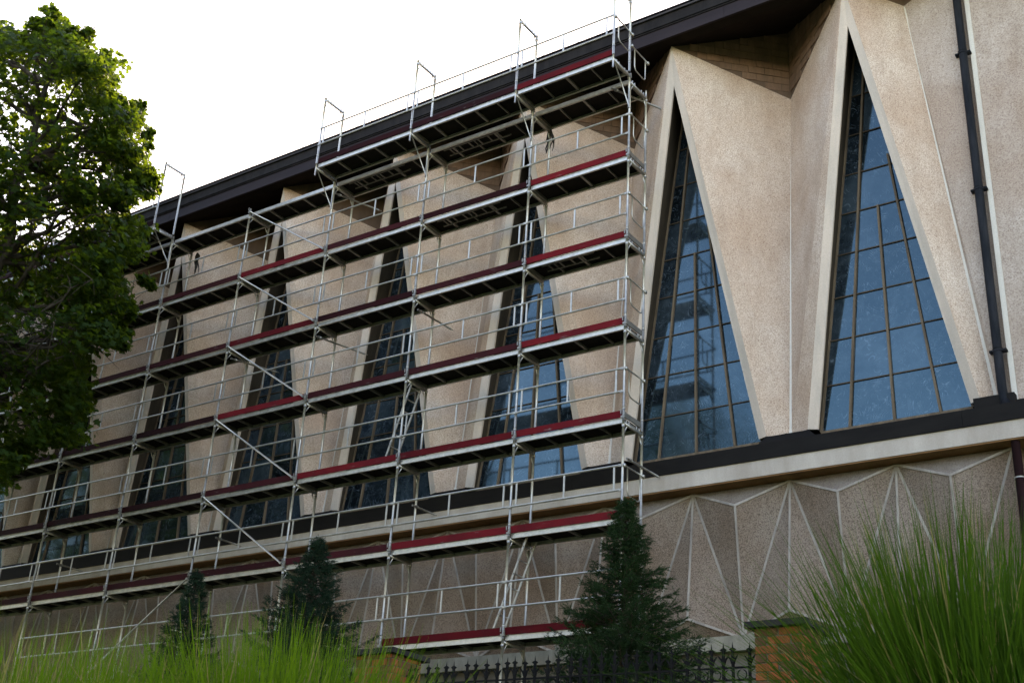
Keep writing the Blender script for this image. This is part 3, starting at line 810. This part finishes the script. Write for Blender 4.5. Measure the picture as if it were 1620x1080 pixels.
# spruces
def spruce(x, y, ztop, height, rbase, label, mat, seed, dens=1.0):
    r = np.random.default_rng(seed)
    zb = gz(y); t = thing('spruce_tree', label, 'tree', (x, y, zb), 'young spruces below the scaffold')
    Ht = ztop-zb
    b = MB(); b.tube([(0, 0, -.2), (0, 0, Ht*.5), (0, 0, Ht-.05)], [.07, .045, .008], 8); obj('trunk', b.mesh('trunk', M['bark'], True), t)
    SH0 = []; SHD = []; bb = MB()
    nb = int(120*dens)
    for i in range(nb):
        f = (i+.5)/nb; zz = Ht-f*height; L = rbase*(f**1.0)*(.55+.75*r.random())+.03
        a = i*2.399+r.normal(0, .35); d = np.array((math.cos(a), math.sin(a), 0)); up_ = r.uniform(.25, .55)
        cur = lambda u: np.array((0, 0, zz))+d*L*u+np.array((0, 0, L*(-.25*u+up_*u*u)))
        bb.tube([tuple(cur(u)) for u in (0, .25, .5, .75, 1)], [.013, .011, .009, .006, .003], 4)
        m_ = int(7+L*34)
        for s_ in range(m_):
            u = .12+.88*r.random()**.75; sg = 1 if s_ % 2 else -1
            pd = np.array((-d[1], d[0], 0))*sg
            ln = (.05+.30*L*(1-u))*r.uniform(.3, 1)
            p0 = cur(u); dd = d*r.uniform(.5, 1)+pd*r.uniform(.3, 1.0)+np.array((0, 0, r.uniform(-.1, .35))); dd /= np.linalg.norm(dd)
            p1 = p0+dd*ln
            for q in range(1+int(ln/.07)):
                pp_ = p0+(p1-p0)*min(1, (q+1)*.07/ln if ln > .07 else .6); d3 = dd+r.normal(0, .45, 3); d3 /= np.linalg.norm(d3)
                SH0.append(pp_); SHD.append(d3)
        for q in range(3):
            d3 = d+np.array((0, 0, .4))+r.normal(0, .35, 3); SH0.append(cur(1.0)); SHD.append(d3/np.linalg.norm(d3))
    for s_ in range(14):
        h = s_/14*.45; d3 = np.array((*r.normal(0, .16+h, 2), .9)); SH0.append(np.array((0, 0, Ht-h))); SHD.append(d3/np.linalg.norm(d3))
    obj('branches', bb.mesh('branches', M['bark']), t)
    SH0 = np.array(SH0); SHD = np.array(SHD); ns_ = len(SH0)
    # each shoot: a short twig ringed by flat needles that point forward
    vs_, fs_ = [], []
    K = 16; Ls = r.uniform(.06, .12, ns_)[:, None]
    for k in range(K):
        u = (k+.5)/K; o = r.normal(0, 1, (ns_, 3)); o -= (o*SHD).sum(1)[:, None]*SHD; o /= np.linalg.norm(o, axis=1)[:, None]
        b0 = SH0+SHD*Ls*u; d2 = SHD*.75+o*(.9-.4*u); d2 /= np.linalg.norm(d2, axis=1)[:, None]
        sd_ = np.cross(d2, o+r.normal(0, .4, (ns_, 3))); sd_ /= np.linalg.norm(sd_, axis=1)[:, None]
        Lb = r.uniform(.026, .042, ns_)[:, None]
        a_ = b0-sd_*.0042; b_ = b0+sd_*.0042; c_ = b0+d2*Lb
        o0 = k*3*ns_; vs_.append(np.stack([a_, b_, c_], 1).reshape(-1, 3)); fs_.append(np.arange(3*ns_).reshape(-1, 3)+o0)
    v = np.concatenate(vs_); Fc = np.concatenate(fs_)
    me = bpy.data.meshes.new('needles'); me.vertices.add(len(v)); me.vertices.foreach_set('co', v.ravel().astype(np.float32))
    me.loops.add(Fc.size); me.loops.foreach_set('vertex_index', Fc.ravel().astype(np.int32))
    me.polygons.add(len(Fc)); me.polygons.foreach_set('loop_start', np.arange(0, Fc.size, 3, dtype=np.int32)); me.materials.append(M[mat]); me.update(calc_edges=True)
    obj('needles', me, t)
spruce(2.42, -4.0, -11.2, 3.1, 1.2, 'large dark green spruce in front of the right end of the scaffold', 'needle', 11, 2.6)
spruce(-4.2, -3.6, -10.9, 3.0, 1.4, 'blue green spruce rising behind the light grass, middle one of three', 'needle_b', 12, 2.2)
spruce(-7.3, -3.6, -11.20, 2.9, .95, 'small narrow spruce behind the grass, leftmost of three', 'needle_b', 13, 1.8)

# ornamental grass
def grass(px, py, nb, hmin, hmax, spread, label, mat, seed, lean=(0, 0), rbase=.35, drymix=.06, wdt=.0045, arch=.55):
    r = np.random.default_rng(seed); zb = gz(py)
    ang = r.uniform(0, 2*math.pi, nb); out = np.abs(r.normal(0, .5, nb)).clip(0, 1.25)
    bx = np.cos(ang)*rbase*r.random(nb); by = np.sin(ang)*rbase*r.random(nb)
    Ln = r.uniform(hmin, hmax, nb)*(1-.15*out); S = 6
    dirx = np.cos(ang)*out*spread+lean[0]+r.normal(0, .06, nb); diry = np.sin(ang)*out*spread+lean[1]+r.normal(0, .06, nb)
    us = np.linspace(0, 1, S+1)
    cen = []
    for u in us:
        bend = u*.55+arch*u*u
        zc = Ln*(u-.30*out*u*u-.12*(dirx**2+diry**2)*u*u*u)
        cen.append(np.stack([bx+dirx*Ln*bend, by+diry*Ln*bend, zc], 1))
    cen = np.stack(cen, 1)
    sa = r.uniform(0, math.pi, nb); side = np.stack([np.cos(sa), np.sin(sa), np.zeros(nb)], 1)
    wv = wdt*np.array([.7, 1, 1, .9, .7, .45, .08]); wb = r.uniform(.7, 1.3, nb)
    Lf = cen-side[:, None]*wv[None, :, None]*wb[:, None, None]; Rt = cen+side[:, None]*wv[None, :, None]*wb[:, None, None]
    v = np.stack([Lf, Rt], 2).reshape(-1, 3)
    f = []
    for s in range(S): f.append([2*s, 2*s+1, 2*s+3, 2*s+2])
    Fq = (np.array(f)[None]+(np.arange(nb)*2*(S+1))[:, None, None]).reshape(-1, 4)
    me = bpy.data.meshes.new('grass_clump'); me.vertices.add(len(v)); me.vertices.foreach_set('co', v.ravel().astype(np.float32))
    me.loops.add(Fq.size); me.loops.foreach_set('vertex_index', Fq.ravel().astype(np.int32))
    me.polygons.add(len(Fq)); me.polygons.foreach_set('loop_start', np.arange(0, Fq.size, 4, dtype=np.int32))
    me.materials.append(M[mat]); me.materials.append(M['straw'])
    me.polygons.foreach_set('material_index', np.repeat((r.random(nb) < drymix).astype(np.int32), S)); me.polygons.foreach_set('use_smooth', np.ones(len(Fq), bool))
    me.update(calc_edges=True)
    tag(obj('grass_clump', me, None, (px, py, zb)), label, 'ornamental grass', 'clumps of tall ornamental grass')
def at(px, d):
    """ground point under picture column px at horizontal distance d"""
    q = F_+R_*((px-810)/1989)-U_*((1000-540)/1989); h = Vector((q.x, q.y, 0)).normalized(); p = CAM+h*d; return p.x, p.y
def G(px, d, nb, h0, h1, sp_, label, mat, seed, **kw):
    x, y = at(px, d); grass(x, y, nb, h0, h1, sp_, label, mat, seed, **kw)
G(1535, 6.6, 6000, .9, 2.1, .86, 'big dark green grass clump in the lower right corner', 'grass_r', 21, rbase=.45, wdt=.0062)
G(1650, 6.2, 3200, 1.0, 1.75, .6, 'dark green grass clump cut by the right picture edge', 'grass_r', 22, rbase=.4, wdt=.0062)
G(525, 7.9, 3600, .8, 1.8, .95, 'bright green grass clump just left of the left brick pillar', 'grass_l', 23, rbase=.4, wdt=.0062)
G(440, 7.5, 3900, .8, 1.9, .95, 'bright green grass clump below the middle spruce', 'grass_l', 24, rbase=.45, wdt=.0058)
G(290, 7.5, 3900, .85, 1.78, .95, 'bright green grass clump below the leftmost spruce', 'grass_l', 25, rbase=.45, wdt=.0058)
G(150, 7.6, 3000, .85, 1.8, 1.0, 'thin yellowish grass clump left of the other bright ones', 'grass_l', 26, rbase=.45, drymix=.22, wdt=.006)
G(10, 7.4, 3300, .9, 1.95, .95, 'green grass clump in the lower left corner', 'grass_l', 27, rbase=.45, drymix=.12, wdt=.006)
G(75, 8.6, 2200, .9, 1.95, .95, 'soft green grass clump set back between the two leftmost clumps', 'grass_l', 29, rbase=.5, drymix=.15, wdt=.006)
G(215, 8.4, 2200, .9, 1.9, .95, 'soft green grass clump set back under the diagonal scaffold brace', 'grass_l', 30, rbase=.5, drymix=.1, wdt=.006)
G(650, 7.6, 220, .9, 1.55, .8, 'low bright grass tuft in front of the left brick pillar', 'grass_l', 28, rbase=.3, wdt=.0055)

# unseen trees: some mirrored in the glass, others added to shade the wall
def back_tree(x, y, ztop, rad, hcrown, label, seed):
    r = np.random.default_rng(seed); zb = gz(y); t = thing('broadleaf_tree', label, 'tree', (x, y, zb), 'trees mirrored in the tall windows')
    Ht = ztop-zb
    b = MB(); b.tube([(0, 0, -.3), (.1, 0, Ht*.5), (0, .1, Ht*.85)], [.32, .22, .06], 10); obj('trunk', b.mesh('trunk', M['bark'], True), t)
    b = MB()
    for i in range(26):
        a = r.uniform(0, 6.28); z0 = Ht-hcrown+r.uniform(0, .6)*hcrown; rr_ = rad*r.uniform(.6, .95)
        b.tube([(0, 0, z0-1), (rr_*.5*math.cos(a), rr_*.5*math.sin(a), z0+.4), (rr_*math.cos(a), rr_*math.sin(a), z0+1.2)], [.08, .05, .015], 5)
    obj('limbs', b.mesh('limbs', M['bark']), t)
    n = 9000; u = r.normal(0, 1, (n, 3)); u /= np.linalg.norm(u, axis=1)[:, None]; rr_ = r.random(n)**.4
    lump = 1+.16*np.sin(u[:, 0]*6+seed)*np.cos(u[:, 2]*5)+.1*np.sin(u[:, 1]*11)
    p = u*(rr_*lump)[:, None]*np.array((rad, rad, hcrown/2)); p[:, 2] += Ht-hcrown/2
    nn = u.copy(); nn[:, 2] += .6
    obj('crown', leaf_cloud(p, nn, .34, [(0, -.5, 0), (.3, -.1, .03), (.25, .3, 0), (0, .6, -.05), (-.25, .3, 0), (-.3, -.1, .03)], 'crown', M['leaf_far']), t)
back_tree(-14.0, -24, 6.3, 4.3, 15, 'dark tree mirrored in the lower panes of the nearer tall window', 31)
back_tree(-30, -22, 11.0, 6.0, 22, 'dark tree mirrored in the windows behind the scaffold', 32)
back_tree(-39, -20, 13.5, 6.8, 24, 'broad dark tree mirrored in the windows beside the maple', 33)
back_tree(-49, -16, 13, 6.8, 24, 'dark tree mirrored in the leftmost windows behind the scaffold', 35)
back_tree(-26.5, -13.5, 9.5, 5.9, 21, 'tall dark shade tree added beyond the left edge, mirrored between the third and fourth posts', 36)  # occluder added to darken the left facade
back_tree(-22.5, -8.0, 5.5, 4.9, 16, 'dark tree added for shade beyond the left picture edge, mirrored in the farthest windows', 34)  # added off frame to shade the left facade and darken its reflections
back_tree(-25.5, -19.5, 11.0, 5.0, 22, 'unseen dark tree added to shade the left wall, mirrored behind the second scaffold ladder bay', 37)  # added to keep skylight off the left bays
back_tree(-34, -11.5, 11.0, 6.0, 22, 'dark tree added beyond the left edge to block skylight, mirrored in the pane strip near the maple', 38)  # another added occluder for the left bays
for i_, (bx_, by_, bt_, br_, lb_) in enumerate([(-21, -37, 3.2, 6.2, 'round tree added behind the viewer for shade, left end of the row facing the church'), (-9, -35, 2.6, 6.4, 'round tree added behind the viewer for shade, second from the left in the row'),
        (3, -36, 3.0, 6.6, 'round tree added behind the viewer for shade, third from the left in the row'), (15, -34, 2.2, 6.3, 'round tree added behind the viewer for shade, fourth from the left in the row'), (27, -33, 3.0, 6.5, 'round tree added behind the viewer for shade, right end of the row facing the church')]):
    back_tree(bx_, by_, bt_, br_, 18.5, lb_, 50+i_)  # unseen row, added to cut skylight on the lower wall
